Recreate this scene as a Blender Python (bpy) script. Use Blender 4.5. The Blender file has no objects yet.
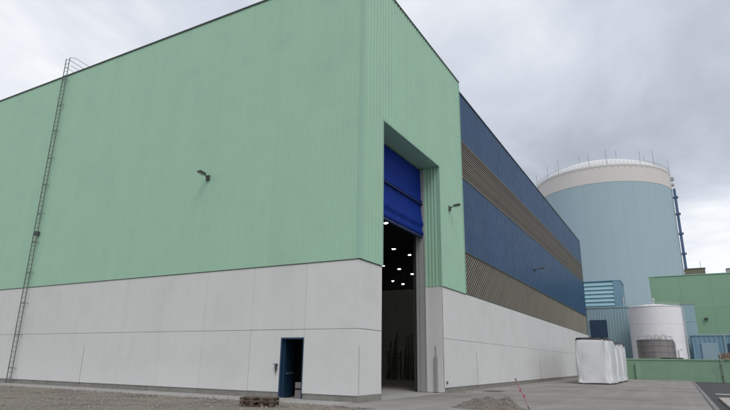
import bpy, math, random
from mathutils import Vector, Matrix
random.seed(7)
S = bpy.context.scene
COL = S.collection
rad = math.radians

# ------------------------------------------------------------------ camera
W_, H_ = 730., 410.
F = 544.
vX = Vector((0.874, 0.122, 0.470)); vY = Vector((0.486, -0.248, -0.838)); vZ = Vector((0.014, 0.961, -0.276))
def _axes():
    def ray(x, y): return Vector((x - 365., 205. - y, -F)).normalized()
    y = ray(680, 366); x = -ray(-646, 346)
    z = x.cross(y).normalized(); y = z.cross(x).normalized()
    return x, y, z
vX, vY, vZ = _axes()
cam = bpy.data.cameras.new('camera'); camo = bpy.data.objects.new('camera', cam); COL.objects.link(camo)
m = Matrix(((vX.x, vX.y, vX.z), (vY.x, vY.y, vY.z), (vZ.x, vZ.y, vZ.z))).to_4x4()
m.translation = Vector((0, 0, 1.6)); camo.matrix_world = m
cam.sensor_fit = 'HORIZONTAL'; cam.sensor_width = 36.; cam.lens = 36. * F / W_
cam.clip_start = 0.1; cam.clip_end = 6000.
S.camera = camo
S.render.engine = 'CYCLES'

# ------------------------------------------------------------------ world: overcast sky
SUN_EL, SUN_AZ = 52., 138.      # azimuth clockwise from +Y
w = bpy.data.worlds.new('World'); S.world = w; w.use_nodes = True
nt = w.node_tree; nt.nodes.clear()
def N(tree, t, **k):
    n = tree.nodes.new(t)
    for a, b in k.items(): setattr(n, a, b)
    return n
out = N(nt, 'ShaderNodeOutputWorld'); bg = N(nt, 'ShaderNodeBackground'); bg.inputs[1].default_value = 0.1
sky = N(nt, 'ShaderNodeTexSky', sky_type='NISHITA'); sky.sun_disc = False
sky.sun_elevation = rad(SUN_EL); sky.sun_rotation = rad(SUN_AZ)
tc = N(nt, 'ShaderNodeTexCoord'); sp = N(nt, 'ShaderNodeSeparateXYZ'); nt.links.new(tc.outputs['Generated'], sp.inputs[0])
zz = N(nt, 'ShaderNodeMath', operation='MAXIMUM'); nt.links.new(sp.outputs[2], zz.inputs[0]); zz.inputs[1].default_value = 0.0
za = N(nt, 'ShaderNodeMath', operation='ADD'); nt.links.new(zz.outputs[0], za.inputs[0]); za.inputs[1].default_value = 0.22
dx = N(nt, 'ShaderNodeMath', operation='DIVIDE'); dy = N(nt, 'ShaderNodeMath', operation='DIVIDE')
nt.links.new(sp.outputs[0], dx.inputs[0]); nt.links.new(za.outputs[0], dx.inputs[1])
nt.links.new(sp.outputs[1], dy.inputs[0]); nt.links.new(za.outputs[0], dy.inputs[1])
cb = N(nt, 'ShaderNodeCombineXYZ'); nt.links.new(dx.outputs[0], cb.inputs[0]); nt.links.new(dy.outputs[0], cb.inputs[1])
mp = N(nt, 'ShaderNodeMapping'); mp.inputs['Location'].default_value = (7.3, 4.4, 0.3); nt.links.new(cb.outputs[0], mp.inputs[0])
n1 = N(nt, 'ShaderNodeTexNoise'); n1.inputs['Scale'].default_value = 0.95; n1.inputs['Detail'].default_value = 9.; n1.inputs['Roughness'].default_value = 0.54
n1.inputs['Distortion'].default_value = 0.35
nt.links.new(mp.outputs[0], n1.inputs['Vector'])
cr = N(nt, 'ShaderNodeValToRGB'); e = cr.color_ramp.elements
e[0].position = 0.30; e[0].color = (4.5, 4.85, 5.6, 1)
e[1].position = 0.60; e[1].color = (10.2, 10.35, 10.6, 1)
k = e.new(0.455); k.color = (6.9, 7.35, 8.25, 1)
nt.links.new(n1.outputs[0], cr.inputs[0])
mx = N(nt, 'ShaderNodeMix', data_type='RGBA'); mx.inputs[0].default_value = 0.93
nt.links.new(sky.outputs[0], mx.inputs[6]); nt.links.new(cr.outputs[0], mx.inputs[7])
nt.links.new(mx.outputs[2], bg.inputs[0]); nt.links.new(bg.outputs[0], out.inputs[0])

sl = bpy.data.lights.new('sun', 'SUN'); sl.energy = 1.25; sl.angle = rad(28); sl.color = (1, 0.97, 0.93)
slo = bpy.data.objects.new('sun', sl); COL.objects.link(slo); slo.location = (30, -30, 60)
sd = Vector((math.cos(rad(SUN_EL)) * math.sin(rad(SUN_AZ)), math.cos(rad(SUN_EL)) * math.cos(rad(SUN_AZ)), math.sin(rad(SUN_EL))))
slo.rotation_euler = sd.to_track_quat('Z', 'Y').to_euler()
vs = S.view_settings; vs.view_transform = 'Standard'; vs.look = 'None'; vs.gamma = 1.0; vs.exposure = 0.0
try: vs.use_curve_mapping = False
except Exception: pass

# ------------------------------------------------------------------ materials
def mat(name, col, rough=0.7, metal=0., var=0.10, scale=1.5, streak=0., fine=0.0, finescale=60., bump=0.0, bumpscale=40., rnd=0.0, sweep=0.0, dirt=None, dirtamt=0.0, dirtscale=0.6, spec=0.5):
    """colour varied by large noise, vertical streaks, fine grain, per-object tone and dirt patches; all in world space"""
    M = bpy.data.materials.new(name); M.use_nodes = True
    t = M.node_tree; t.nodes.clear(); L = t.links.new
    o = N(t, 'ShaderNodeOutputMaterial'); b = N(t, 'ShaderNodeBsdfPrincipled'); L(b.outputs[0], o.inputs[0])
    b.inputs['Roughness'].default_value = rough; b.inputs['Metallic'].default_value = metal
    b.inputs['Specular IOR Level'].default_value = spec
    g = N(t, 'ShaderNodeNewGeometry')
    def noise(sc, det=5., vec=None, r=0.55):
        n = N(t, 'ShaderNodeTexNoise'); n.inputs['Scale'].default_value = sc; n.inputs['Detail'].default_value = det; n.inputs['Roughness'].default_value = r
        L(vec or g.outputs['Position'], n.inputs['Vector']); return n.outputs[0]
    def mm(op, a, c, cl=False):
        n = N(t, 'ShaderNodeMath', operation=op); n.use_clamp = cl
        for i, v in enumerate((a, c)):
            if isinstance(v, (int, float)): n.inputs[i].default_value = v
            else: L(v, n.inputs[i])
        return n.outputs[0]
    def centred(x, amt): return mm('MULTIPLY', mm('SUBTRACT', x, 0.5), amt * 2)
    f = mm('ADD', centred(noise(scale), var), 1.0)
    if streak:
        mp = N(t, 'ShaderNodeMapping'); mp.inputs['Scale'].default_value = (2.2, 2.2, 0.09); L(g.outputs['Position'], mp.inputs[0])
        f = mm('ADD', f, centred(noise(1.0, 6., mp.outputs[0], 0.65), streak))
    if sweep:
        for sc in ((0.10, 0.9, 1.), (1.3, 0.05, 1.)):
            mp = N(t, 'ShaderNodeMapping'); mp.inputs['Scale'].default_value = sc; mp.inputs['Rotation'].default_value = (0, 0, .12); L(g.outputs['Position'], mp.inputs[0])
            f = mm('ADD', f, centred(noise(1.0, 7., mp.outputs[0], 0.6), sweep))
    if fine: f = mm('ADD', f, centred(noise(finescale, 3.), fine))
    if rnd:
        oi = N(t, 'ShaderNodeObjectInfo'); f = mm('ADD', f, centred(oi.outputs['Random'], rnd))
    vm = N(t, 'ShaderNodeVectorMath', operation='SCALE'); vm.inputs[0].default_value = col[:3]; L(f, vm.inputs['Scale'])
    c = vm.outputs[0]
    if dirt:
        rp = N(t, 'ShaderNodeValToRGB'); rp.color_ramp.elements[0].position = 0.48; rp.color_ramp.elements[1].position = 0.72
        L(noise(dirtscale, 8., None, 0.68), rp.inputs[0])
        x = N(t, 'ShaderNodeMix', data_type='RGBA'); L(mm('MULTIPLY', rp.outputs[0], dirtamt), x.inputs[0]); L(c, x.inputs[6]); x.inputs[7].default_value = (*dirt, 1)
        c = x.outputs[2]
    L(c, b.inputs['Base Color'])
    L(mm('ADD', centred(noise(scale * 2.3), 0.12), rough, True), b.inputs['Roughness'])
    if bump:
        bp = N(t, 'ShaderNodeBump'); bp.inputs['Strength'].default_value = bump; bp.inputs['Distance'].default_value = 0.02
        L(noise(bumpscale, 6.), bp.inputs['Height']); L(bp.outputs[0], b.inputs['Normal'])
    return M

M = dict(
 green=mat('green_painted_steel', (0.335, 0.55, 0.395), 0.5, var=0.035, scale=0.35, streak=0.045, fine=0.02, rnd=0.016, bump=0.35, bumpscale=1.1, dirt=(0.30, 0.45, 0.355), dirtamt=0.35),
 greentrim=mat('green_trim_steel', (0.30, 0.505, 0.385), 0.5, var=0.06),
 darktrim=mat('dark_flashing', (0.055, 0.075, 0.07), 0.5, var=0.15),
 panel=mat('white_precast_concrete', (0.64, 0.64, 0.625), 0.88, var=0.025, scale=0.7, streak=0.05, fine=0.04, finescale=35., rnd=0.016, bump=0.08, bumpscale=60., dirt=(0.54, 0.54, 0.515), dirtamt=0.5, dirtscale=0.45),
 plinth=mat('weathered_plinth_concrete', (0.235, 0.228, 0.208), 0.9, var=0.3, scale=2.5, fine=0.15, dirt=(0.13, 0.132, 0.108), dirtamt=0.7, dirtscale=2.),
 joint=mat('joint_sealant', (0.085, 0.09, 0.088), 0.8, var=0.3, scale=6.),
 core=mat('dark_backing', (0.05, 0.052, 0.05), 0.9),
 blue=mat('blue_coated_steel', (0.013, 0.062, 0.148), 0.36, spec=0.28, rnd=0.07, bump=0.3, bumpscale=1.0, var=0.10, scale=0.5, streak=0.06, dirt=(0.03, 0.08, 0.135), dirtamt=0.4, dirtscale=0.25),
 louvreb=mat('pale_tan_louvre_metal', (0.235, 0.208, 0.165), 0.55, var=0.2, scale=0.4, rnd=0.2),
 louvre=mat('tan_louvre_metal', (0.225, 0.205, 0.162), 0.55, var=0.18, scale=0.6, rnd=0.10),
 lback=mat('dark_louvre_board', (0.018, 0.020, 0.022), 0.8),  # near-black board behind the louvre blades
 shutter=mat('blue_door_fabric', (0.004, 0.026, 0.215), 0.7, var=0.15, scale=1.2, streak=0.12, spec=0.12),
 shutterdark=mat('dark_blue_seam', (0.006, 0.014, 0.08), 0.6),
 steel=mat('galvanised_steel', (0.42, 0.43, 0.43), 0.45, 0.6, var=0.15, scale=4.),
 greysteel=mat('grey_painted_steel', (0.34, 0.345, 0.34), 0.6, var=0.1, scale=3.),
 darksteel=mat('dark_steel', (0.075, 0.08, 0.078), 0.55, 0.3, var=0.25, scale=5.),
 ladder=mat('weathered_ladder_steel', (0.15, 0.16, 0.155), 0.6, 0.2, var=0.35, scale=3.),
 doorblue=mat('blue_door_paint', (0.012, 0.043, 0.090), 0.5, var=0.12, scale=2.),
 rackpipe=mat('dull_pipe_steel', (0.2, 0.2, 0.19), 0.7, var=0.3, scale=3., rnd=0.3),
 black=mat('black_rubber', (0.016, 0.016, 0.017), 0.7, var=0.2),
 inwall=mat('interior_concrete', (0.72, 0.725, 0.68), 0.9, var=0.15, scale=0.8, streak=0.1),
 infloor=mat('interior_floor', (0.38, 0.375, 0.355), 0.7, var=0.2, scale=0.7),
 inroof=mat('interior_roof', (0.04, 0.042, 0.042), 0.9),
 apron=mat('apron_concrete', (0.27, 0.25, 0.23), 0.9, sweep=0.3, var=0.18, scale=0.35, fine=0.10, finescale=25., bump=0.25, bumpscale=30., rnd=0.03, dirt=(0.165, 0.153, 0.14), dirtamt=0.85, dirtscale=0.22),
 strip=mat('concrete_strip', (0.36, 0.35, 0.33), 0.9, var=0.16, scale=1.2, fine=0.10, bump=0.2, dirt=(0.25, 0.23, 0.21), dirtamt=0.7, dirtscale=1.2),
 gravel=mat('gravel_bed', (0.205, 0.178, 0.150), 0.95, var=0.35, scale=1.1, fine=0.5, finescale=22., bump=1.0, bumpscale=18., dirt=(0.125, 0.105, 0.088), dirtamt=0.8, dirtscale=0.45),
 stone=mat('gravel_stone', (0.235, 0.208, 0.182), 0.95, var=0.45, scale=4., fine=0.2),
 earth=mat('ground_earth', (0.20, 0.185, 0.165), 0.95, var=0.3, scale=0.2, fine=0.25, finescale=8., bump=0.5),
 asphalt=mat('asphalt', (0.062, 0.060, 0.060), 0.9, var=0.25, scale=0.5, fine=0.3, finescale=30., bump=0.4),
 paving=mat('pale_paving', (0.40, 0.365, 0.335), 0.9, var=0.15, scale=0.6, fine=0.1, bump=0.2),
 kerb=mat('kerb_concrete', (0.21, 0.205, 0.20), 0.9, var=0.2, scale=2., fine=0.1, rnd=0.1),
 paint=mat('white_road_paint', (0.62, 0.62, 0.60), 0.7, var=0.2, scale=5.),
 soil=mat('mound_soil', (0.165, 0.142, 0.122), 0.98, var=0.4, scale=2.2, fine=0.4, finescale=25., bump=1.0, bumpscale=14., dirt=(0.22, 0.19, 0.165), dirtamt=0.7, dirtscale=2.),
 wood=mat('weathered_wood', (0.125, 0.092, 0.066), 0.9, var=0.4, scale=4., fine=0.2, rnd=0.3),
 wrap=mat('white_plastic_wrap', (0.72, 0.73, 0.745), 0.35, var=0.05, scale=1.2, bump=0.8, bumpscale=5.),
 tape=mat('black_tarpaulin', (0.015, 0.015, 0.016), 0.5, var=0.3, scale=3.),
 red=mat('red_marker_paint', (0.36, 0.035, 0.055), 0.6, var=0.15, scale=8.),
 pink=mat('pink_tape', (0.62, 0.16, 0.24), 0.6, var=0.2, scale=8.),
 dome=mat('pale_teal_concrete', (0.36, 0.475, 0.53), 0.85, var=0.03, scale=0.06, streak=0.05, rnd=0.012, dirt=(0.335, 0.455, 0.515), dirtamt=0.5, dirtscale=0.04),
 cream=mat('cream_concrete', (0.66, 0.625, 0.60), 0.85, var=0.05, scale=0.08, streak=0.05, dirt=(0.59, 0.56, 0.53), dirtamt=0.5, dirtscale=0.06),
 domecap=mat('dome_roof_concrete', (0.70, 0.70, 0.70), 0.8, var=0.08, scale=0.1),
 railwhite=mat('pale_rail_steel', (0.50, 0.51, 0.52), 0.5, 0.2, var=0.1),
 towerblue=mat('blue_ladder_steel', (0.075, 0.13, 0.24), 0.5, var=0.2, scale=0.5),
 bggreen=mat('far_green_cladding', (0.225, 0.385, 0.255), 0.7, var=0.07, scale=0.15, streak=0.05, rnd=0.03, dirt=(0.21, 0.35, 0.235), dirtamt=0.5, dirtscale=0.15),  # base colour raised to stand in for distance haze
 bund=mat('green_painted_concrete', (0.22, 0.355, 0.245), 0.85, var=0.12, scale=0.6, streak=0.10, fine=0.06, rnd=0.06, dirt=(0.19, 0.27, 0.21), dirtamt=0.6, dirtscale=0.5),
 bundtop=mat('pale_green_coping', (0.24, 0.375, 0.265), 0.85, var=0.12, scale=1., rnd=0.05),
 teal=mat('grey_teal_cladding', (0.285, 0.405, 0.44), 0.75, var=0.07, scale=0.2, streak=0.06, rnd=0.02),  # air haze put into the colour as a paler teal
 lightblue=mat('light_blue_louvre', (0.30, 0.50, 0.58), 0.6, var=0.08, scale=0.3, rnd=0.05),  # paler base colour takes the place of haze in the air
 midblue=mat('mid_blue_cladding', (0.17, 0.295, 0.385), 0.7, var=0.08, scale=0.3, streak=0.05),
 paleblue=mat('pale_blue_door', (0.27, 0.385, 0.45), 0.7, var=0.08, scale=0.6),
 navy=mat('navy_shutter', (0.022, 0.055, 0.105), 0.6, var=0.15),
 tank=mat('white_tank_paint', (0.84, 0.825, 0.845), 0.55, var=0.03, scale=0.3, streak=0.035, rnd=0.015, dirt=(0.74, 0.72, 0.73), dirtamt=0.4, dirtscale=0.4),
 btank=mat('weathered_tank_steel', (0.26, 0.24, 0.238), 0.65, 0.15, var=0.2, scale=0.8, streak=0.25, rnd=0.12),
 brown=mat('brown_plant_room', (0.155, 0.135, 0.095), 0.8, var=0.12, scale=0.5),
 drygrass=mat('dry_grass', (0.25, 0.20, 0.145), 0.95, var=0.3, scale=3.),
 crate=mat('pale_crate_board', (0.30, 0.265, 0.26), 0.8, var=0.12),
)
def emis(name, col, st):
    X = bpy.data.materials.new(name); X.use_nodes = True; t = X.node_tree; t.nodes.clear()
    o = N(t, 'ShaderNodeOutputMaterial'); a = N(t, 'ShaderNodeEmission'); a.inputs[0].default_value = (*col, 1); a.inputs[1].default_value = st
    t.links.new(a.outputs[0], o.inputs[0]); return X
M['lamp'] = emis('lit_luminaire', (1, 0.97, 0.9), 230.)
# white tarpaulin-like wrap lets a little light through
# ------------------------------------------------------------------ mesh helpers (world coordinates in, object-local out)
class MB:
    def __init__(s): s.v = []; s.f = []
    def add(s, vs, fs):
        b = len(s.v); s.v += [tuple(p) for p in vs]; s.f += [tuple(i + b for i in q) for q in fs]; return s
    def box(s, x0, x1, y0, y1, z0, z1):
        v = [(x, y, z) for z in (z0, z1) for y in (y0, y1) for x in (x0, x1)]
        return s.add(v, [(0, 2, 3, 1), (4, 5, 7, 6), (0, 1, 5, 4), (2, 6, 7, 3), (0, 4, 6, 2), (1, 3, 7, 5)])
    def bevbox(s, x0, x1, y0, y1, z0, z1, b):
        cx, cy, cz = (x0 + x1) / 2, (y0 + y1) / 2, (z0 + z1) / 2
        hx, hy, hz = (x1 - x0) / 2, (y1 - y0) / 2, (z1 - z0) / 2
        import itertools
        vid = {}; vs = []
        for sx, sy, sz in itertools.product((-1, 1), repeat=3):
            for ax in range(3):
                p = [sx * (hx - b), sy * (hy - b), sz * (hz - b)]
                p[ax] = (sx * hx, sy * hy, sz * hz)[ax]
                vid[(sx, sy, sz, ax)] = len(vs); vs.append((cx + p[0], cy + p[1], cz + p[2]))
        fs = []
        q = [(-1, -1), (1, -1), (1, 1), (-1, 1)]
        def key(ax, sg, a, c):
            t = [0, 0, 0]; t[ax] = sg; t[(ax + 1) % 3] = a; t[(ax + 2) % 3] = c; return tuple(t)
        for ax in range(3):
            for sg in (-1, 1):
                f = [vid[key(ax, sg, a, c) + (ax,)] for a, c in q]
                fs.append(f if sg > 0 else f[::-1])
        for ax in range(3):   # edges parallel to ax
            a1, a2 = (ax + 1) % 3, (ax + 2) % 3
            for s1 in (-1, 1):
                for s2 in (-1, 1):
                    t0 = [0] * 3; t0[ax] = -1; t0[a1] = s1; t0[a2] = s2
                    t1 = list(t0); t1[ax] = 1
                    f = [vid[tuple(t0) + (a1,)], vid[tuple(t1) + (a1,)], vid[tuple(t1) + (a2,)], vid[tuple(t0) + (a2,)]]
                    fs.append(f if s1 * s2 < 0 else f[::-1])
        for sx, sy, sz in itertools.product((-1, 1), repeat=3):
            f = [vid[(sx, sy, sz, i)] for i in range(3)]
            fs.append(f if sx * sy * sz > 0 else f[::-1])
        return s.add(vs, fs)
    def tube(s, pts, r, n=8, caps=True, r1=None):
        pts = [Vector(p) for p in pts]; rings = []
        for i, p in enumerate(pts):
            d = (pts[min(i + 1, len(pts) - 1)] - pts[max(i - 1, 0)]).normalized()
            u = d.cross(Vector((0, 0, 1)) if abs(d.z) < 0.9 else Vector((1, 0, 0))).normalized(); vv = u.cross(d)
            rr = r if r1 is None else r + (r1 - r) * i / (len(pts) - 1)
            rings.append([p + (u * math.cos(a) + vv * math.sin(a)) * rr for a in (2 * math.pi * j / n for j in range(n))])
        vs = [q for g in rings for q in g]; fs = []
        for i in range(len(pts) - 1):
            for j in range(n):
                fs.append((i * n + j, i * n + (j + 1) % n, (i + 1) * n + (j + 1) % n, (i + 1) * n + j))
        if caps: fs += [tuple(range(n))[::-1], tuple(range((len(pts) - 1) * n, len(pts) * n))]
        return s.add(vs, fs)
    def lathe(s, cx, cy, prof, n=48, a0=0., a1=2 * math.pi, cap=True):
        full = abs(a1 - a0 - 2 * math.pi) < 1e-6; k = n if full else n + 1
        vs = [(cx + r * math.cos(a0 + (a1 - a0) * j / n), cy + r * math.sin(a0 + (a1 - a0) * j / n), z) for r, z in prof for j in range(k)]
        fs = []
        for i in range(len(prof) - 1):
            for j in range(n):
                j2 = (j + 1) % k
                fs.append((i * k + j, i * k + j2, (i + 1) * k + j2, (i + 1) * k + j))
        if full and cap: fs.append(tuple(range((len(prof) - 1) * k, len(prof) * k)))
        return s.add(vs, fs)
    def prism(s, base, d):
        n = len(base); d = Vector(d)
        vs = [Vector(p) for p in base] + [Vector(p) + d for p in base]
        return s.add(vs, [tuple(range(n))[::-1], tuple(range(n, 2 * n))] + [(i, (i + 1) % n, n + (i + 1) % n, n + i) for i in range(n)])
    def corr(s, axis, u0, u1, base, outd, z0, z1, p, depth, zf=None):
        """trapezoid sheet along axis ('x'/'y'); base is the trough coordinate, outd the outward sign"""
        us = set([u0, u1]); k = math.floor(u0 / p)
        while k * p < u1:
            for q in (0.0, 0.42, 0.54, 0.88):
                u = (k + q) * p
                if u0 < u < u1: us.add(u)
            k += 1
        us = sorted(us)
        def h(u):
            q = (u / p) % 1.0
            if q > 0.9999: q = 0.
            if q <= 0.42: return 1.
            if q < 0.54: return 1 - (q - 0.42) / 0.12
            if q <= 0.88: return 0.
            return (q - 0.88) / 0.12
        vs = []
        for u in us:
            c = base + outd * depth * h(u + 1e-7)
            for z in (z0, z1): vs.append((u, c, z) if axis == 'x' else (c, u, z))
        fs = []
        for i in range(len(us) - 1):
            q = (2 * i, 2 * i + 2, 2 * i + 3, 2 * i + 1)
            flip = (axis == 'x' and outd > 0) or (axis == 'y' and outd < 0)
            fs.append(q[::-1] if flip else q)
        return s.add(vs, fs)
    def mesh(s, name, mt, off=(0, 0, 0), smooth=False):
        me = bpy.data.meshes.new(name)
        me.from_pydata([(x - off[0], y - off[1], z - off[2]) for x, y, z in s.v], [], s.f)
        me.materials.append(mt if not isinstance(mt, str) else M[mt]); me.update()
        if smooth:
            for p in me.polygons: p.use_smooth = True
        return me
def wloc(o):
    v = Vector((0, 0, 0))
    while o: v += o.location; o = o.parent
    return v
def part(name, mb, mt, parent, smooth=False, label=None, at=None, kind=None):
    base = wloc(parent); org = Vector(at) if at else base
    o = bpy.data.objects.new(name, mb.mesh(name, mt, org, smooth)); COL.objects.link(o)
    o.parent = parent; o.location = org - base
    if label: o['label'] = label
    if kind: o['kind'] = kind
    return o
def inst(name, me, parent, loc, rot=None):
    o = bpy.data.objects.new(name, me); COL.objects.link(o); o.parent = parent; o.location = Vector(loc) - wloc(parent)
    if rot: o.rotation_euler = rot
    return o
def thing(name, label, cat, loc, group=None):
    o = bpy.data.objects.new(name, None); o.empty_display_size = 0.2; COL.objects.link(o); o.location = loc
    o['label'] = label; o['category'] = cat
    if group: o['group'] = group
    return o
def struct(name, mb, mt, kind='structure', smooth=False, label=None, category=None):
    o = bpy.data.objects.new(name, mb.mesh(name, mt, (0, 0, 0), smooth)); COL.objects.link(o); o['kind'] = kind
    if label: o['label'] = label
    if category: o['category'] = category
    return o

# ------------------------------------------------------------------ ground
XC, YC = -11.41, 19.93           # the hall's near corner
struct('ground', MB().add([(-2500, -2500, -.15), (2500, -2500, -.15), (2500, 2500, -.15), (-2500, 2500, -.15)], [(0, 1, 2, 3)]), 'earth',
       label='flat bare earth ground reaching out to the horizon', category='ground')
# gravel bed in front of the long facade: uneven sheet with a skirt
def gravel():
    mb = MB(); nx, ny = 150, 60; x0, x1, y0, y1 = -75., -9.6, -6., 18.1
    rng = random.Random(3)
    from mathutils import noise as mn
    vs = []
    for j in range(ny + 1):
        for i in range(nx + 1):
            x = x0 + (x1 - x0) * i / nx; y = y0 + (y1 - y0) * j / ny
            if i == nx: x += 0.25 * mn.noise(Vector((0, y * .8, 3)))
            z = 0.01 + 0.035 * mn.noise(Vector((x * .6, y * .6, 0))) + 0.03 * mn.noise(Vector((x * 2.3, y * 2.3, 5)))
            if i in (0, nx) or j == 0: z = -0.14
            if j == ny: z = -0.02
            vs.append((x, y, z))
    fs = [(j * (nx + 1) + i, j * (nx + 1) + i + 1, (j + 1) * (nx + 1) + i + 1, (j + 1) * (nx + 1) + i) for j in range(ny) for i in range(nx)]
    return mb.add(vs, fs)
struct('gravel_bed', gravel(), 'gravel', smooth=True, label='grey brown gravel bed in front of the long green facade', category='gravel')
def stones(n, fx, smin, smax, seed):
    rng = random.Random(seed); mb = MB()
    for _ in range(n):
        x, y, z = fx(rng); s = smin + (smax - smin) * rng.random() ** 3
        v = []
        for d in ((1, 0, 0), (0, 1, 0), (-1, 0, 0), (0, -1, 0), (0, 0, 1), (0, 0, -1)):
            q = s * (0.65 + 0.6 * rng.random())
            v.append((x + d[0] * q + rng.uniform(-.2, .2) * s, y + d[1] * q + rng.uniform(-.2, .2) * s, z + d[2] * q * 0.7))
        mb.add(v, [(0, 1, 4), (1, 2, 4), (2, 3, 4), (3, 0, 4), (1, 0, 5), (2, 1, 5), (3, 2, 5), (0, 3, 5)])
    return mb
def gpos(r):
    y = 18.0 - 11.0 * r.random() ** 1.3; t = r.random(); x = -46 + t * 36.2
    return x, y, 0.015
struct('gravel_stones', stones(11000, gpos, 0.012, 0.085, 11), 'stone', kind='stuff', label='loose grey stones scattered over the gravel bed', category='gravel')
def spos(r):
    if r.random() < .62: return -46 + 34.4 * r.random(), 18.05 + 1.85 * r.random() ** 2 * (1 if r.random() < .6 else .4) + (1.3 if r.random() < .3 else 0) * r.random(), .02
    return -11.36 + .9 * r.random() ** 3, 30 + 48 * r.random() ** 1.5, .006
struct('loose_grit', stones(4500, spos, 0.006, 0.04, 23), 'stone', kind='stuff', label='loose grit along the foot of the white walls', category='grit')
# concrete strip along the long facade, cast in lengths
strip = struct('footpath', MB().box(-75, -11.6, 18.1, YC + .1, -.14, 0.0), 'strip', label='pale concrete strip along the foot of the green hall', category='path')
sme = MB().bevbox(-1.98, 1.98, -0.925, 0.925, -.05, 0.022, .012).mesh('paving_slab', 'strip')
for i in range(16): inst('paving_slab', sme, strip, (-13.6 - 4 * i, 19.03, random.uniform(-.006, .004)))
# concrete apron in cast bays (joints recessed over the bed below)
apron = struct('apron', MB().box(-11.6, 0.93, 2, 76.0, -.14, -0.02), 'kerb', label='grey concrete apron beside the hall', category='pavement')
ys = [2.0, 8, 14, 20, 26, 33, 41, 50, 60, 75.8]
xs = [-11.55, -7.4, -3.2, 0.93]
for j in range(len(ys) - 1):
    for i in range(3):
        if j < 3 and i == 0:
            x0 = -9.5
        else: x0 = xs[i]
        yy0 = ys[j]
        part('concrete_slab', MB().bevbox(x0 + .008, xs[i + 1] - .008, ys[j] + .008, ys[j + 1] - .008, -.05, random.uniform(-.003, .003), .006), 'apron', apron,
             at=((x0 + xs[i + 1]) / 2, (ys[j] + ys[j + 1]) / 2, 0))
part('concrete_slab', MB().bevbox(-11.55, -9.52, 18.12, 19.99, -.05, 0.001, .006), 'apron', apron, at=(-10.5, 19, 0))
# road at the right of the apron
road = struct('road', MB().box(1.16, 40, -10, 75.8, -.148, -.13), 'asphalt', label='dark asphalt service road right of the concrete apron', category='road')
kme = MB().bevbox(-.10, .10, -1.49, 1.49, -.13, 0.012, .015).mesh('kerb_stone', 'kerb')
for i in range(25): inst('kerb_stone', kme, road, (1.05, 3.5 + 3 * i, 0))
pav = struct('pavement', MB().box(1.62, 9, 4, 37.0, -.135, -0.03), 'paving', label='pale pavement beside the asphalt road at lower right', category='pavement')
for i in range(11):
    part('paving_slab', MB().bevbox(1.64, 8.9, 4.01 + 3 * i, 6.99 + 3 * i, -.06, -.022 + random.uniform(-.003, .003), .008), 'paving', pav, at=(5, 5.5 + 3 * i, 0))
part('road_marking', MB().box(1.8, 12, 43.7, 44.5, -.129, -.125), 'paint', road)

# ------------------------------------------------------------------ the green hall
hall = thing('industrial_hall', 'huge green clad industrial hall with white concrete base and blue side wall', 'building', (XC, YC, 0))
XL, YE = -66.0, 89.0
ZW, ZJ, ZG, ZB = 5.80, 2.90, 20.82, 20.15
DY0, DY1, DZ = 22.03, 29.45, 13.10       # big gate opening
PX0, PX1, PZ = -15.32, -14.12, 2.53      # small door opening
YB = 33.62                               # blue cladding starts
# core walls
c = MB()
c.box(XL, PX0, YC + .10, YC + .34, -.14, 20.6).box(PX1, XC - .10, YC + .10, YC + .34, -.14, 20.6).box(PX0, PX1, YC + .10, YC + .34, PZ, 20.6)
c.box(XC - .34, XC - .10, YC + .34, DY0 - .02, -.14, 20.6).box(XC - .34, XC - .12, DY1 + .10, YE, -.14, 20.0).box(XC - .34, XC - .10, DY0 - .02, DY1 + .10, DZ + .06, 20.6)
c.box(XL, XC - .34, YE - .3, YE, -.14, 20.0).box(XL - .3, XL, YC + .1, YE, -.14, 20.0)
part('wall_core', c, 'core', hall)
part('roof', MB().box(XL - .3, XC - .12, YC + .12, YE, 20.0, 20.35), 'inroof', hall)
part('floor', MB().box(XL, XC - .12, YC + .34, YE - .3, -.14, 0.004).box(XC - .12, XC - .02, DY0, DY1, -.14, .003), 'infloor', hall)
# precast panels ---------------- long facade
def seam_panel(axis, a0, a1, z0, z1, at):
    g = .005; gz = .008
    if axis == 'x': mb = MB().bevbox(a0 + g, a1 - g, YC, YC + .095, z0 + gz, z1 - gz, .006)
    else: mb = MB().bevbox(XC - .095, XC, a0 + g, a1 - g, z0 + gz, z1 - gz, .006)
    part('wall_panel', mb, 'panel', hall, at=at)
bx = [XC - .0, -14.12 - .0]
edges = [-11.41, -14.12] + [-14.12 - 3.0 * i for i in range(1, 18)]
for i in range(len(edges) - 1):
    a1, a0 = edges[i], edges[i + 1]
    seam_panel('x', a0, a1, ZJ, ZW, ((a0 + a1) / 2, YC, 4))
    if a1 <= -14.1 and a0 >= -17.2:      # panel with the small door cut in
        mb = MB().bevbox(a0 + .01, PX0 - .0, YC, YC + .095, .26, ZJ - .01, .012)
        mb2 = MB().bevbox(PX0 + .002, PX1 - .01, YC + .001, YC + .095, PZ, ZJ - .01, .012)
        part('wall_panel', mb, 'panel', hall, at=(a0, YC, 1)); part('wall_panel', mb2, 'panel', hall, at=(PX0, YC, 2))
    else: seam_panel('x', a0, a1, .25, ZJ, ((a0 + a1) / 2, YC, 1))
part('plinth', MB().box(-66, PX0, YC + .035, YC + .10, -.1, .262).box(PX1, XC - .03, YC + .035, YC + .10, -.1, .262), 'plinth', hall)
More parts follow.
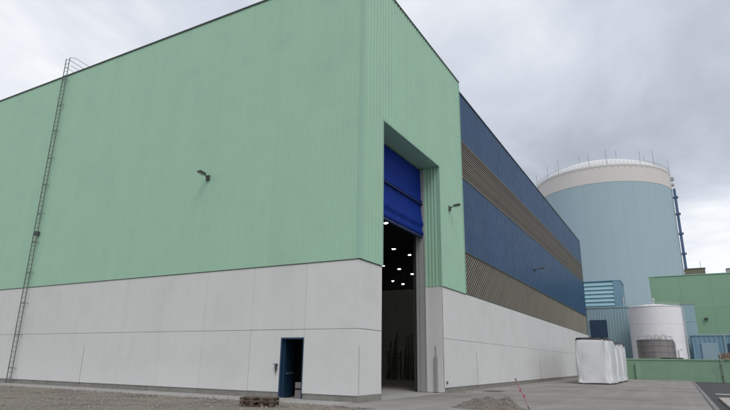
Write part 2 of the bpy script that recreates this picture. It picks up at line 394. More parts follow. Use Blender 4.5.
# gate side
ye = [DY1 + .012] + [35.4 + 6.3 * i for i in range(9)]; ye[-1] = YE
for z0, z1 in ((.25, ZJ), (ZJ, ZW)):
    mb = MB().bevbox(XC - .095, XC, YC + .108, DY0 - .005, z0 + .01, z1 - .01, .012)
    part('wall_panel', mb, 'panel', hall, at=(XC, 21, z0 + 1))
    for i in range(len(ye) - 1): seam_panel('y', ye[i], ye[i + 1], z0, z1, (XC, (ye[i] + ye[i + 1]) / 2, z0 + 1))
part('plinth', MB().box(XC - .10, XC + .012, YC + .03, DY0 - .02, -.1, .262).box(XC - .10, XC - .03, DY1 + .03, YE, -.1, .262), 'plinth', hall)
# sealant in the vertical joints that show dark
part('joint_seal', MB().box(-29.130, -29.110, YC - .003, YC + .05, .2, 2.2), 'joint', hall)
part('joint_seal', MB().box(XC - .06, XC - .002, YC + .100, YC + .110, .3, 2.2), 'joint', hall)
for yy in (35.4, 54.3): part('joint_seal', MB().box(XC - .05, XC + .004, yy - .02, yy + .02, .1, 2.3 if yy < 50 else 1.9), 'joint', hall)
part('joint_seal', MB().box(XC - .06, XC - .006, DY1 + .12, YE - .1, ZJ - .007, ZJ + .007), 'joint', hall)
part('joint_seal', MB().box(XL, XC - .01, YC + .008, YC + .06, ZJ - .007, ZJ + .007), 'joint', hall)
# portal returns
part('portal_jamb', MB().bevbox(-12.95, XC - .0, DY1, DY1 + .10, .02, ZW - .02, .01), 'panel', hall, label='white concrete return of the gate opening')
part('portal_jamb', MB().bevbox(-12.95, XC - .11, DY0 - .10, DY0 - .008, .02, ZW - .02, .01), 'panel', hall)
part('portal_cladding', MB().corr('x', -12.95, XC - .0, DY1 + .02, -1, ZW, DZ, .21, .03).box(-12.95, XC - .01, DY1 + .025, DY1 + .10, ZW, DZ), 'green', hall)
part('portal_cladding', MB().box(-12.95, XC - .11, DY0 - .10, DY0 - .006, ZW, DZ), 'green', hall)
part('portal_soffit', MB().box(-12.95, XC - .02, DY0 - .1, DY1 + .1, DZ, DZ + .05), 'greentrim', hall)
part('portal_trim', MB().box(XC - .02, XC + .055, DY1 - .03, DY1 + .07, ZW, DZ + .08).box(XC - .02, XC + .055, DY0 - .08, DY0 + .0, ZW, DZ + .08).box(XC - .021, XC + .054, DY0 + .0, DY1 - .03, DZ - .02, DZ + .08), 'greentrim', hall)
# inner door wall above / beside
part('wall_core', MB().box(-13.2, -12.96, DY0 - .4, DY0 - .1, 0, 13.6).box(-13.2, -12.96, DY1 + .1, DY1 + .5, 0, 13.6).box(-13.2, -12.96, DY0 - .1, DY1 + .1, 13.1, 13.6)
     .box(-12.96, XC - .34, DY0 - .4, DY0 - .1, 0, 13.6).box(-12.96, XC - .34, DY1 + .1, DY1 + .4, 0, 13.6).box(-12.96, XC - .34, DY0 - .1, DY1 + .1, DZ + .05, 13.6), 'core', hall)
# green corrugated cladding
def sheets(axis, u0, u1, base, outd, z0, z1, p, depth, mt, wd, rows):
    n = max(1, round((u1 - u0) / wd)); us = [u0 + (u1 - u0) * i / n for i in range(n + 1)]
    zs = [z0] + [z for z in rows if z0 + .3 < z < z1 - .3] + [z1]
    for i in range(n):
        for k in range(len(zs) - 1):
            lap = 0.; o = .0012 * (k % 2) + .0012 * (i % 2)
            uu = (us[i] + us[i + 1]) / 2; cc = base + outd * o
            part('cladding_sheet', MB().corr(axis, us[i], us[i + 1] + .0, cc, outd, zs[k] - lap, zs[k + 1], p, depth), mt, hall,
                 at=(uu, cc, zs[k]) if axis == 'x' else (cc, uu, zs[k]))
sheets('x', XL, XC, YC - .024, -1, ZW + .02, ZG - .02, .125, .009, 'green', 1.0, [13.4])
sheets('y', YC, DY0 - .04, XC + .012, 1, ZW + .02, ZG - .02, .33, .042, 'green', .99, [13.4])
sheets('y', DY0 - .04, DY1 + .04, XC + .012, 1, DZ + .06, ZG - .02, .33, .042, 'green', .99, [])
sheets('y', DY1 + .04, YB - .05, XC + .012, 1, ZW + .02, ZG - .02, .33, .042, 'green', .99, [13.4])
part('corner_trim', MB().box(XC - .10, XC + .062, YC - .058, YC - .038, ZW + .03, ZG).box(XC + .045, XC + .062, YC - .038, YC + .10, ZW + .03, ZG), 'greentrim', hall)
part('end_trim', MB().box(XC - .2, XC + .075, YB - .06, YB + .0, ZW + .02, ZG), 'greentrim', hall)
# closures and flashings
part('drip_flashing', MB().box(XL, XC + .05, YC - .030, YC + .10, ZW + .002, ZW + .03), 'darktrim', hall)
part('drip_flashing', MB().box(XC - .09, XC + .045, YC + .1, DY0 - .01, ZW + .002, ZW + .03), 'darktrim', hall)
part('drip_flashing', MB().box(XC - .09, XC + .045, DY1 + .11, YB, ZW + .002, ZW + .03), 'darktrim', hall)
part('coping', MB().box(XL, XC + .09, YC - .085, YC + .4, ZG - .03, ZG + .05), 'darktrim', hall)
part('coping', MB().box(XC - .4, XC + .09, YC + .4, YB + .02, ZG - .03, ZG + .05), 'darktrim', hall)
part('parapet', MB().box(XL, XC - .10, YC + .12, YC + .36, 20.36, ZG - .04).box(XC - .36, XC - .10, YC + .36, YB - .06, 20.36, ZG - .04), 'core', hall)
# blue side wall with two louvre bands
B1 = (13.75, 16.50); B2 = (5.86, 8.62)
sheets('y', YB, YE, XC - .07, 1, B2[1], B1[0], .30, .05, 'blue', 1.2, [])
sheets('y', YB, YE, XC - .07, 1, B1[1], ZB, .30, .05, 'blue', 1.2, [])
part('coping', MB().box(XC - .36, XC + .03, YB + .03, YE + .05, ZB, ZB + .07), 'darktrim', hall)
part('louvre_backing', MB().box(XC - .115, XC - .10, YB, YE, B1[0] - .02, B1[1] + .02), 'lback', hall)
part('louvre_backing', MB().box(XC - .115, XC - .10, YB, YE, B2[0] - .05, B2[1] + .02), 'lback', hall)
nb = 15; pb = (B1[1] - B1[0]) / nb
bm_ = MB().prism([(0, 0, .02), (.075, 0, -.055), (.09, 0, -.05), (.09, 0, .03), (.075, 0, .04)], (0, YE - YB - .1, 0)).mesh('louvre_blade', 'louvreb')
for i in range(nb): inst('louvre_blade', bm_, hall, (XC - .098, YB + .05, B1[0] + pb * (i + .72)))
# lower band: slanting fins
slope = 0.75; hz = B2[1] - B2[0]; pit = 0.38; fw = .14
def fin(y):
    lo, hi = y, y + hz / slope
    pts = [(lo, B2[0]), (lo + fw, B2[0]), (hi + fw, B2[1]), (hi, B2[1])]
    # clip to the wall
    def clip(ps, lim, s):
        o = []
        for a, b in zip(ps, ps[1:] + ps[:1]):
            ia, ib = s * (a[0] - lim) >= 0, s * (b[0] - lim) >= 0
            if ia: o.append(a)
            if ia != ib:
                t = (lim - a[0]) / (b[0] - a[0]); o.append((lim, a[1] + t * (b[1] - a[1])))
        return o
    pts = clip(pts, YB + .02, 1)
    if len(pts) >= 3: pts = clip(pts, YE - .02, -1)
    return pts if len(pts) >= 3 else None
yy = YB - hz / slope
fm = MB().prism([(0, 0, 0), (0, fw, 0), (0, fw + hz / slope, hz), (0, hz / slope, hz)], (.035, 0, 0)).mesh('louvre_fin', 'louvre')
while yy < YE:
    p = fin(yy)
    if p:
        if yy > YB + .03 and yy + fw + hz / slope < YE - .03: inst('louvre_fin', fm, hall, (XC - .075, yy, B2[0]))
        else: part('louvre_fin', MB().prism([(XC - .075, a, b) for a, b in p], (.035, 0, 0)), 'louvre', hall)
    yy += pit
part('band_trim', MB().box(XC - .1, XC - .005, YB, YE, B2[0] - .05, B2[0]).box(XC - .1, XC + .0, YB, YE, B2[1] - .03, B2[1] + .03), 'darktrim', hall)
part('band_trim', MB().box(XC - .1, XC + .0, YB, YE, B1[0] - .03, B1[0] + .03).box(XC - .1, XC + .0, YB, YE, B1[1] - .03, B1[1] + .03), 'darktrim', hall)
part('end_trim', MB().box(XC - .2, XC + .02, YE, YE + .05, 0.1, ZB), 'blue', hall)

# lifting fabric door in the gate
def fabric():
    mb = MB(); prof = []
    z = 12.98
    pts = [(0, 12.98), (.02, 11.7), (.03, 11.1), (.13, 10.98), (.14, 10.9), (.03, 10.82), (.06, 10.3), (.10, 9.75), (.16, 9.62), (.18, 9.45), (.10, 9.36), (.14, 9.12), (.20, 8.98), (.16, 8.86), (.02, 8.84)]
    X = -12.60; n = 24
    vs = []
    for i in range(n + 1):
        y = DY0 + .02 + (DY1 - .16 - DY0) * i / n
        sag = -0.05 * math.sin(math.pi * i / n)
        for k, (d, z) in enumerate(pts):
            vs.append((X + d + .018 * math.sin(i * 2.1 + k), y, z + sag * k / len(pts) + .012 * math.sin(i * 1.3 + k * 2)))
    K = len(pts)
    fs = [(i * K + k, i * K + k + 1, (i + 1) * K + k + 1, (i + 1) * K + k) for i in range(n) for k in range(K - 1)]
    return mb.add(vs, fs)
door = part('lifting_door', fabric(), 'shutter', hall, smooth=True, label='bright blue fabric lifting door rolled partly down')
part('bottom_bar', MB().box(-12.62, -12.46, DY0 + .02, DY1 - .15, 8.70, 8.83), 'shutterdark', door)
part('stiffener', MB().box(-12.58, -12.425, DY0 + .02, DY1 - .15, 10.74, 10.80), 'shutterdark', door)
part('guide_rail', MB().box(-12.72, -12.38, DY1 - .14, DY1 - .004, 0.02, 13.0).box(-12.93, -12.74, DY1 - .11, DY1 - .004, .02, 13.0), 'greysteel', door)
part('guide_rail', MB().box(-12.72, -12.38, DY0, DY0 + .12, 0.02, 13.0), 'greysteel', door)
part('guide_strip', MB().box(-12.40, -12.365, DY1 - .155, DY1 - .125, 0.03, 8.9), 'steel', door)
part('cable_duct', MB().bevbox(-11.90, -11.72, DY1 - .13, DY1 - .004, 0.03, 1.92, .01).box(-11.84, -11.80, DY1 - .06, DY1 - .02, 1.92, 2.5), 'greysteel', hall, label='grey cable duct low on the gate jamb')
part('wall_socket', MB().bevbox(XC - .005, XC + .05, 29.86, 30.0, .45, .60, .01), 'darksteel', hall)
# small door
dr = MB().box(PX0 - .03, PX0 + .035, YC - .012, YC + .2, .03, PZ + .03).box(PX1 - .035, PX1 + .012, YC - .012, YC + .2, .03, PZ + .03).box(PX0 + .035, PX1 - .035, YC - .012, YC + .2, PZ - .04, PZ + .03)
df = part('door_frame', dr, 'doorblue', hall)
a = rad(104)
def leafpt(u, v, z): return (PX0 + .05 + u * math.cos(a) - v * math.sin(a), YC + .2 + u * math.sin(a) + v * math.cos(a), z)
lf = MB(); L0 = 1.08
lf.add([leafpt(u, v, z) for z in (.04, PZ - .06) for v in (-.025, .025) for u in (0, L0)], [(0, 2, 3, 1), (4, 5, 7, 6), (0, 1, 5, 4), (2, 6, 7, 3), (0, 4, 6, 2), (1, 3, 7, 5)])
dl = part('door', lf, 'doorblue', hall, label='dark blue small door standing open inwards')
part('push_bar', MB().tube([leafpt(.12, -.09, 1.04), leafpt(L0 - .12, -.09, 1.04)], .02), 'steel', dl)
part('door_handle', MB().tube([leafpt(L0 - .1, -.03, 1.05), leafpt(L0 - .1, -.075, 1.05), leafpt(L0 - .22, -.08, 1.05)], .012), 'steel', dl)
part('door_step', MB().bevbox(PX0 - .05, PX1 + .05, YC - .25, YC + .2, -.02, .035, .01), 'strip', hall)
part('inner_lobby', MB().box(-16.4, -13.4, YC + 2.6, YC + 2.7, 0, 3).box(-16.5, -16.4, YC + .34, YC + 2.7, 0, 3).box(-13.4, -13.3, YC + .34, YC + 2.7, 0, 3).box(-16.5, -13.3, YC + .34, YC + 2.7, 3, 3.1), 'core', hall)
rd = thing('card_reader', 'small dark intercom box on the white wall left of the open small door', 'intercom', (-15.52, YC, 1.2))
part('housing', MB().bevbox(-15.57, -15.47, YC - .07, YC - .001, 1.16, 1.40, .012), 'darksteel', rd)
part('hood', MB().bevbox(-15.62, -15.44, YC - .14, YC - .001, 1.41, 1.44, .008).tube([(-15.52, YC - .05, 1.16), (-15.50, YC - .06, 1.02)], .02), 'darksteel', rd)
bxo = thing('crate', 'pale crate with a dark strap just inside the open small door', 'crate', (-14.8, YC + .95, 0))
part('body', MB().bevbox(-15.02, -14.2, YC + .75, YC + 1.3, .004, .66, .01), 'crate', bxo)
part('strap', MB().box(-15.028, -14.192, YC + .742, YC + 1.308, .34, .42), 'black', bxo)

# ------------------------------------------------------------------ inside the hall, seen through the gate
pw = thing('partition_wall', 'grey inner partition wall seen deep inside through the tall gate', 'wall', (-30, 55, 0))
for i in range(10): part('wall_panel', MB().bevbox(-47 + 3.4 * i, -43.62 + 3.4 * i, 55, 55.3, 0.004, 9.25, .012), 'inwall', pw, at=(-45 + 3.4 * i, 55, 4))
for i, (px, py) in enumerate([(-22.31, 43.8), (-27.0, 55.0), (-26.9, 59.1), (-33.4, 64.8), (-32.5, 67.9), (-38.5, 78.1), (-32.7, 72.7), (-38.5, 81.9)]):
    names = ['nearest', 'second nearest', 'third nearest', 'fourth nearest', 'fourth farthest', 'second farthest', 'third farthest', 'farthest']
    t = thing('high_bay_light', names[i] + ' lit ceiling lamp inside the dark hall', 'lamp', (px, py, 14), 'lit lamps inside the dark hall')
    part('diffuser', MB().box(px - .16, px + .16, py - .07, py + .07, 13.96, 14.0), 'lamp', t)
    part('housing', MB().box(px - .2, px + .2, py - .1, py + .1, 14.003, 14.12), 'darksteel', t)
    part('suspension', MB().tube([(px, py, 14.12), (px, py, 20.0)], .015, 6), 'darksteel', t)
def rack(x, y, lab, hts):
    t = thing('pipe_rack', lab, 'rack', (x, y, 0)); rng = random.Random(len(lab)); n = len(hts)
    for i, h in enumerate(hts):
        part('pipe', MB().tube([(x + i * .15, y + rng.uniform(-.2, .1), 0.004), (x + i * .15 + rng.uniform(-.12, .12), y + .45, h)], rng.uniform(.04, .075), 6), 'rackpipe', t)
    for z in (.9, 1.9): part('cross_bar', MB().tube([(x - .2, y + .62, z), (x + .15 * n, y + .62, z)], .04, 6), 'rackpipe', t)
    for q in (-.15, .15 * n - .05): part('post', MB().box(x + q - .04, x + q + .04, y + .55, y + .7, .004, 2.6), 'rackpipe', t)
rack(-23.95, 47.3, 'rack of dark steel pipes standing left inside the tall gate', [2.1, 2.6, 3.4, 2.9, 3.7, 4.2, 3.9, 2.4])
rack(-22.35, 47.6, 'rack of dark steel pipes standing right inside the tall gate', [3.0, 3.9, 3.2, 4.0, 3.7, 4.1, 3.3, 2.7])

# ------------------------------------------------------------------ wall ladder
LX = -35.55
ld = thing('wall_ladder', 'tall dark steel ladder fixed to the long green facade', 'ladder', (LX, YC, 0))
yl = YC - .24
for s in (-1, 1):
    part('stile', MB().box(LX + s * .21 - .013, LX + s * .21 + .013, yl - .025, yl + .025, .03, 22.1), 'ladder', ld)
    part('handrail', MB().tube([(LX + s * .21, yl, 22.08), (LX + s * .3, yl + .3, 22.2), (LX + s * .34, YC + 2.4, 21.95), (LX + s * .34, YC + 2.6, 20.4)], .016, 6).tube([(LX + s * .34, YC + 1.2, 20.36), (LX + s * .34, YC + 1.2, 22.05)], .015, 6).tube([(LX + s * .27, yl + .1, 21.5), (LX + s * .34, YC + 2.5, 21.2)], .013, 6), 'ladder', ld)
rm = MB().tube([(-.21, 0, 0), (.21, 0, 0)], .014, 6).mesh('rung', 'ladder')
for i in range(72): inst('rung', rm, ld, (LX, yl, .35 + .3 * i))
br = MB().box(-.22, -.20, .02, .235, -.012, .012).box(.20, .22, .02, .235, -.012, .012).box(-.22, .22, .005, .02, -.02, .02).mesh('bracket', 'ladder')
for i in range(11):
    inst('bracket', br, ld, (LX, yl, .9 + 1.95 * i))
part('lock_box', MB().bevbox(LX - .12, LX + .14, yl - .06, yl + .2, 9.15, 9.42, .02), 'darksteel', ld)

# ------------------------------------------------------------------ wall lamps
def wall_lamp(p, d, lab, L=.70, th=.55):
    p = Vector(p); d = Vector(d); sdir = Vector((0, 0, 1)).cross(d)
    t = thing('wall_lamp', lab, 'lamp', p, 'floodlights on the hall walls')
    def bx(a0, a1, s, z0, z1, mt, nm, par=None, tilt=0.):
        vs = []
        for z in (z0, z1):
            for q in (-s, s):
                for a in (a0, a1): vs.append(p + d * a + sdir * q + Vector((0, 0, z + tilt * (a - a0))))
        part(nm, MB().add(vs, [(0, 2, 3, 1), (4, 5, 7, 6), (0, 1, 5, 4), (2, 6, 7, 3), (0, 4, 6, 2), (1, 3, 7, 5)]), mt, t)
    bx(0, .08, .10, -.15, .15, 'darksteel', 'mounting_plate')
    part('arm', MB().tube([p + d * .08, p + d * (.25) + Vector((0, 0, .10)), p + d * (L - .35) + Vector((0, 0, .15))], .032, 8), 'darksteel', t)
    bx(L - .40, L + .0, .12, .08, .18, 'darksteel', 'lamp_head', tilt=.12)
    bx(L - .36, L - .04, .09, .055, .078, 'steel', 'lens', tilt=.12)
wall_lamp((-20.75, YC - .045, 10.85), (0, -1, 0), 'dark floodlight on an arm on the long green facade')
wall_lamp((XC + .055, 30.95, 10.80), (1, 0, 0), 'dark floodlight on the green wall right of the gate')
wall_lamp((XC - .02, 54.9, 10.5), (1, 0, 0), 'dark floodlight on the blue wall between the louvre bands', L=.95)

# ------------------------------------------------------------------ pallet, mound, marker, drain cover
pl = thing('pallet', 'low dark wooden pallet on the gravel left of the small door', 'pallet', (-13.4, 16.35, .03))
ang = math.atan2(.84, 1.0) * .55
def R(u, v, z): return (-13.4 + u * math.cos(ang) - v * math.sin(ang), 16.35 + u * math.sin(ang) + v * math.cos(ang), z)
def rbox(u0, u1, v0, v1, z0, z1):
    return MB().add([R(u, v, z) for z in (z0, z1) for v in (v0, v1) for u in (u0, u1)], [(0, 2, 3, 1), (4, 5, 7, 6), (0, 1, 5, 4), (2, 6, 7, 3), (0, 4, 6, 2), (1, 3, 7, 5)])
for lv in (0, 1):
    z = .03 + lv * .15
    for i in range(3): part('runner', rbox(-.62, .62, -.4 + .34 * i, -.3 + .34 * i, z, z + .022), 'wood', pl)
    for i in range(3):
        for k in range(4): part('block', rbox(-.61 + .36 * k, -.47 + .36 * k, -.4 + .34 * i, -.3 + .34 * i, z + .022, z + .105), 'wood', pl)
    for k in range(6): part('deck_board', rbox(-.62 + .225 * k, -.50 + .225 * k + random.uniform(-.01, .02), -.42 + random.uniform(-.02, .01), .42, z + .105, z + .128), 'wood', pl)
from mathutils import noise as mn
def mound():
    mb = MB(); n = 64; vs = []
    cx, cy = -6.15, 21.0
    for j in range(n + 1):
        for i in range(n + 1):
            u, v = (i / n * 2 - 1) * 1.9, (j / n * 2 - 1) * 1.5
            h = .36 * math.exp(-((u + .28) ** 2 / .55 + v * v / .5)) + .27 * math.exp(-((u - .55) ** 2 / .16 + (v + .1) ** 2 / .3)) + .12 * math.exp(-((u + 1.0) ** 2 / .2 + (v) ** 2 / .3))
            nn = mn.fractal(Vector((u * 2.2, v * 2.2, 1.3)), 1.0, 2.0, 4)
            h = h * (1 + .30 * nn) + .03 * nn * min(1, h * 8) - .03
            vs.append((cx + u, cy + v, h))
    fs = [(j * (n + 1) + i, j * (n + 1) + i + 1, (j + 1) * (n + 1) + i + 1, (j + 1) * (n + 1) + i) for j in range(n) for i in range(n)]
    return mb.add(vs, fs), vs
md = thing('soil_mound', 'heap of grey brown soil and stones on the concrete apron', 'soil', (-6.15, 21.0, 0))
mbm, mv = mound(); part('soil', mbm, 'soil', md, smooth=True)
def mpos(r):
    while True:
        q = r.choice(mv)
        if q[2] > .0 + r.random() * .05: return q[0] + r.uniform(-.03, .03), q[1] + r.uniform(-.03, .03), q[2]
part('stones', stones(700, mpos, .01, .06, 5), 'stone', md, kind='stuff')
mk = thing('marker_pole', 'thin leaning red marker pole with pink tape beside the soil heap', 'pole', (-4.93, 21.15, 0))
b0, b1 = Vector((-4.93, 21.15, -.01)), Vector((-5.46, 21.5, 1.02))
part('shaft', MB().tube([b0, b1], .010, 8), 'red', mk)
part('top_cap', MB().tube([b1 - (b1 - b0).normalized() * .05, b1 + (b1 - b0).normalized() *  .05], .020, 8), 'black', mk)
part('foot', MB().tube([b0, b0 + (b1 - b0) * .12], .015, 8), 'black', mk)
for k, t_ in enumerate((.48, .66)):
    q = b0.lerp(b1, t_); vs = []
    for i in range(7):
        s = i / 6; o = Vector((.02 + .07 * s * (1 if k == 0 else -.9), .02 * math.sin(i * 1.7), -.05 * s + .02 * math.sin(i * 2.2)))
        vs += [q + o + Vector((0, 0, .045)), q + o + Vector((0, .01, -.045))]
        vs += [q + o + Vector((0, .006, .045)), q + o + Vector((0, .016, -.045))]
    fs = []
    for i in range(6): fs += [(4 * i, 4 * i + 1, 4 * i + 5, 4 * i + 4), (4 * i + 3, 4 * i + 2, 4 * i + 6, 4 * i + 7)]
    part('tape', MB().add(vs, fs), 'pink', mk)
dc = thing('drain_cover', 'flat dark drain cover on the apron near the white wall', 'drain cover', (-9.75, 33.2, 0))
part('frame', MB().bevbox(-10.3, -9.2, 32.6, 33.8, .004, .03, .006), 'kerb', dc)
part('lid', MB().bevbox(-10.2, -9.3, 32.7, 33.7, .028, .045, .006), 'darksteel', dc)

# ------------------------------------------------------------------ wrapped bundles
def bundle(x0, x1, y0, y1, h, lab, seed):
    t = thing('wrapped_bundle', lab, 'bundle', ((x0 + x1) / 2, (y0 + y1) / 2, 0), 'white wrapped bundles in a row')
    rng = random.Random(seed); mb = MB(); n = 96; nz = 26
    cx, cy, hx, hy = (x0 + x1) / 2, (y0 + y1) / 2, (x1 - x0) / 2, (y1 - y0) / 2
    per = []
    for k in range(n):
        a = 2 * math.pi * k / n; ca, sa = math.cos(a), math.sin(a); e = .25
        per.append((math.copysign(abs(ca) ** e, ca), math.copysign(abs(sa) ** e, sa)))
    def skin(z_of, off, z0, z1, nz, top):
        vs = []
        for q in range(nz + 1):
            f = q / nz
            for k, (px, py) in enumerate(per):
                zb, zt = z_of(k)
                z = zb + (zt - zb) * f
                fold = .09 * mn.noise(Vector((px * hx * 1.9 + seed, py * hy * 1.9, z * .45))) + .05 * mn.noise(Vector((px * hx * 5 + seed, py * hy * 5, z * .8)))
                fold += .035 * mn.noise(Vector((px * hx * 9 + seed, py * hy * 9, z * .25))) + .16 * max(0, 1 - z / .9) * mn.noise(Vector((px * hx * 3.3, py * hy * 3.3 + seed, z * 2.5)))
                bulge = .05 * math.sin(math.pi * min(1, z / h)) - .12 * max(0, (z - h + .35) / .35) ** 2 + .05 * max(0, 1 - z / .7)
                r = off + fold + bulge
                vs.append((cx + px * (hx + r), cy + py * (hy + r), z))
        fs = [(q * n + k, q * n + (k + 1) % n, (q + 1) * n + (k + 1) % n, (q + 1) * n + k) for q in range(nz) for k in range(n)]
        if top:
            b = len(vs); vs.append((cx, cy, h + .06)); fs += [(nz * n + k, nz * n + (k + 1) % n, b) for k in range(n)]
        return vs, fs
    lo = [.10 + .10 * mn.noise(Vector((k * .35, seed, 0))) for k in range(n)]
    part('plastic_wrap', MB().add(*skin(lambda k: (max(.03, lo[k]), h), 0, 0, h, nz, True)), 'wrap', t, smooth=True)
    # black cover over the top with a ragged lower edge
    edge = [h - .14 - .22 * max(0, mn.noise(Vector((k * 1.1, seed * 2.3, 1)))) - .10 * max(-.6, mn.noise(Vector((k * .33, seed * 1.7, 4)))) - .8 * max(0, per[k][0]) * max(0, mn.noise(Vector((k * .8, seed, 9)))) for k in range(n)]
    part('top_cover', MB().add(*skin(lambda k: (edge[k], h + .015), .03, 0, h, 8, True)), 'tape', t, smooth=True)
    for i in range(3):
        part('bearer', MB().bevbox(x0 + .1, x1 + .02, y0 + .1 + i * (y1 - y0 - .4) / 2, y0 + .32 + i * (y1 - y0 - .4) / 2, .004, .16, .01), 'wood', t)
bundle(-7.92, -5.1, 52.1, 56.6, 3.86, 'nearest white plastic wrapped bundle with black top edge', 1)
bundle(-7.95, -5.05, 57.0, 61.3, 3.72, 'middle white plastic wrapped bundle behind the nearest one', 2)
bundle(-7.9, -5.0, 61.7, 66.2, 3.80, 'farthest white plastic wrapped bundle next to the low green wall', 3)

# ------------------------------------------------------------------ low green wall
bw = thing('low_wall', 'long low green painted wall at the end of the apron', 'wall', (2, 76, -.15))
for i in range(8):
    x0 = -11 + 4.85 * i
    part('wall_panel', MB().bevbox(x0 + .015, x0 + 4.835, 76, 76.3, -.15, 2.22, .012), 'bund', bw, at=(x0 + 2.4, 76, 1))
    part('coping', MB().bevbox(x0 + .01, x0 + 4.84, 75.93, 76.6, 2.222, 2.40, .02), 'bundtop', bw, at=(x0 + 2.4, 76, 2.3))
part('buttress', MB().bevbox(-4.75, -4.2, 75.7, 75.998, -.15, 1.9, .02), 'bund', bw)
hp = thing('rubber_hose', 'black rubber hose lying on the low green wall', 'hose', (-.6, 76.2, 2.4))
part('coil', MB().tube([(-1.9 + .3 * i, 76.15 + .15 * math.sin(i * 1.3), 2.46 + .02 * math.sin(i)) for i in range(8)], .07, 8), 'black', hp, smooth=True)
part('end_coupling', MB().tube([(.15, 76.2, 2.45), (.45, 76.22, 2.47)], .09, 8), 'darksteel', hp)
pp = thing('standpipe', 'thin grey pipe standing against the low green wall', 'pipe', (4.1, 75.85, -.15))
part('riser', MB().tube([(4.1, 75.85, -.15), (4.1, 75.85, 2.9), (4.1, 76.4, 3.1)], .045, 8), 'greysteel', pp, smooth=True)
for z in (.5, 1.7): part('clip', MB().box(4.02, 4.18, 75.78, 76.0, z, z + .06), 'darksteel', pp)
def tuft(x, y, z, lab, h, n, seed):
    rng = random.Random(seed); mb = MB()
    for _ in range(n):
        a, b = rng.uniform(-.7, .7), rng.uniform(-.25, .25); hh = h * rng.uniform(.5, 1); lx, ly = rng.uniform(-.3, .3), rng.uniform(-.15, .15)
        p = Vector((x + a, y + b, z)); q = p + Vector((lx * .4, ly * .4, hh * .6)); r = p + Vector((lx, ly, hh)); s = Vector((.018, .006, 0))
        mb.add([p - s, p + s, q + s, q - s, r], [(0, 1, 2, 3), (3, 2, 4)])
    t = thing('dry_grass_tuft', lab, 'grass', (x, y, z), 'dry grass on the low wall'); part('blades', mb, 'drygrass', t)
    part('crown', MB().lathe(x, y, [(.45, z - .02), (.3, z + .1), (.02, z + .14)], 10), 'drygrass', t)
tuft(4.75, 76.25, 2.4, 'dry brown grass tuft on the low wall, beside the thin pipe', .85, 260, 1)
tuft(6.4, 76.25, 2.4, 'dry brown grass tuft on the low wall at the right picture edge', .8, 260, 2)

# ------------------------------------------------------------------ tanks
def rail(mb, cx, cy, r, z, n, h, rt=.03, levels=(1., .55)):
    for i in range(n):
        a = 2 * math.pi * i / n; x, y = cx + r * math.cos(a), cy + r * math.sin(a)
        mb.tube([(x, y, z), (x, y, z + h)], rt, 5)
    for l in levels:
        ring = [(cx + r * math.cos(2 * math.pi * i / (2 * n)), cy + r * math.sin(2 * math.pi * i / (2 * n)), z + h * l) for i in range(2 * n + 1)]
        mb.tube(ring, rt, 5)
    return mb
tk = thing('storage_tank', 'tall white cylindrical tank behind the low green wall', 'tank', (-2.45, 95.6, -.15))
for i in range(4): part('shell_ring', MB().lathe(-2.45, 95.6, [(3.67 + .004 * (i % 2), -.15 + 2.56 * i), (3.67 + .004 * (i % 2), -.15 + 2.56 * (i + 1) - .003)], 64, cap=False), 'tank', tk, smooth=True)
part('roof', MB().lathe(-2.45, 95.6, [(3.60, 10.05), (3.74, 10.08), (3.74, 10.16), (1.6, 10.52), (.03, 10.68)], 64), 'tank', tk)
part('vent', MB().lathe(-2.45, 95.6, [(.16, 10.6), (.16, 11.3), (.3, 11.32), (.3, 11.45), (.02, 11.6)], 16), 'railwhite', tk)
part('handrail', rail(MB(), -2.45, 95.6, 3.45, 10.15, 22, .5, .022), 'railwhite', tk)
for z in (2.55, 5.1, 7.65): part('weld_band', MB().lathe(-2.45, 95.6, [(3.672, z - .03), (3.69, z - .02), (3.69, z + .02), (3.672, z + .03)], 64, cap=False), 'tank', tk)
part('riser_pipe', MB().tube([(1.35, 95.0, -.15), (1.35, 95.0, 9.9), (.6, 95.3, 10.3)], .09, 8), 'railwhite', tk)
b2 = thing('process_tank', 'short brown grey steel tank in front of the white tank', 'tank', (-2.62, 86.4, -.15))
nst = 40
for i in range(nst):
    a0, a1 = 2 * math.pi * (i + .03) / nst, 2 * math.pi * (i + .97) / nst
    part('stave', MB().lathe(-2.62, 86.4, [(2.26, -.15), (2.26, 4.98)], 2, a0, a1), 'btank', b2)
part('inner_shell', MB().lathe(-2.62, 86.4, [(2.235, -.15), (2.235, 4.97), (.05, 5.22)], 40), 'btank', b2)
for z in (3.4, 4.2, 4.88): part('hoop', MB().lathe(-2.62, 86.4, [(2.265, z - .05), (2.30, z - .04), (2.30, z + .04), (2.265, z + .05)], 48, cap=False), 'btank', b2)
for dx_ in (-.6, .35, 1.15):
    part('pipe_loop', MB().tube([(-2.62 + dx_ + .33 * math.cos(t_ * math.pi / 8), 85.4, 5.02 + .62 * math.sin(t_ * math.pi / 8)) for t_ in range(9)], .05, 7), 'railwhite', b2, smooth=True)
part('handrail', rail(MB(), -2.62, 86.4, 2.1, 5.0, 14, .42, .02, (1.,)), 'greysteel', b2)
part('side_pipe', MB().tube([(-.25, 85.7, -.15), (-.25, 85.7, 4.6), (-.5, 85.9, 5.1)], .10, 8).tube([(.05, 85.9, -.15), (.05, 85.9, 3.6), (.5, 86.3, 3.7)], .08, 8), 'railwhite', b2)

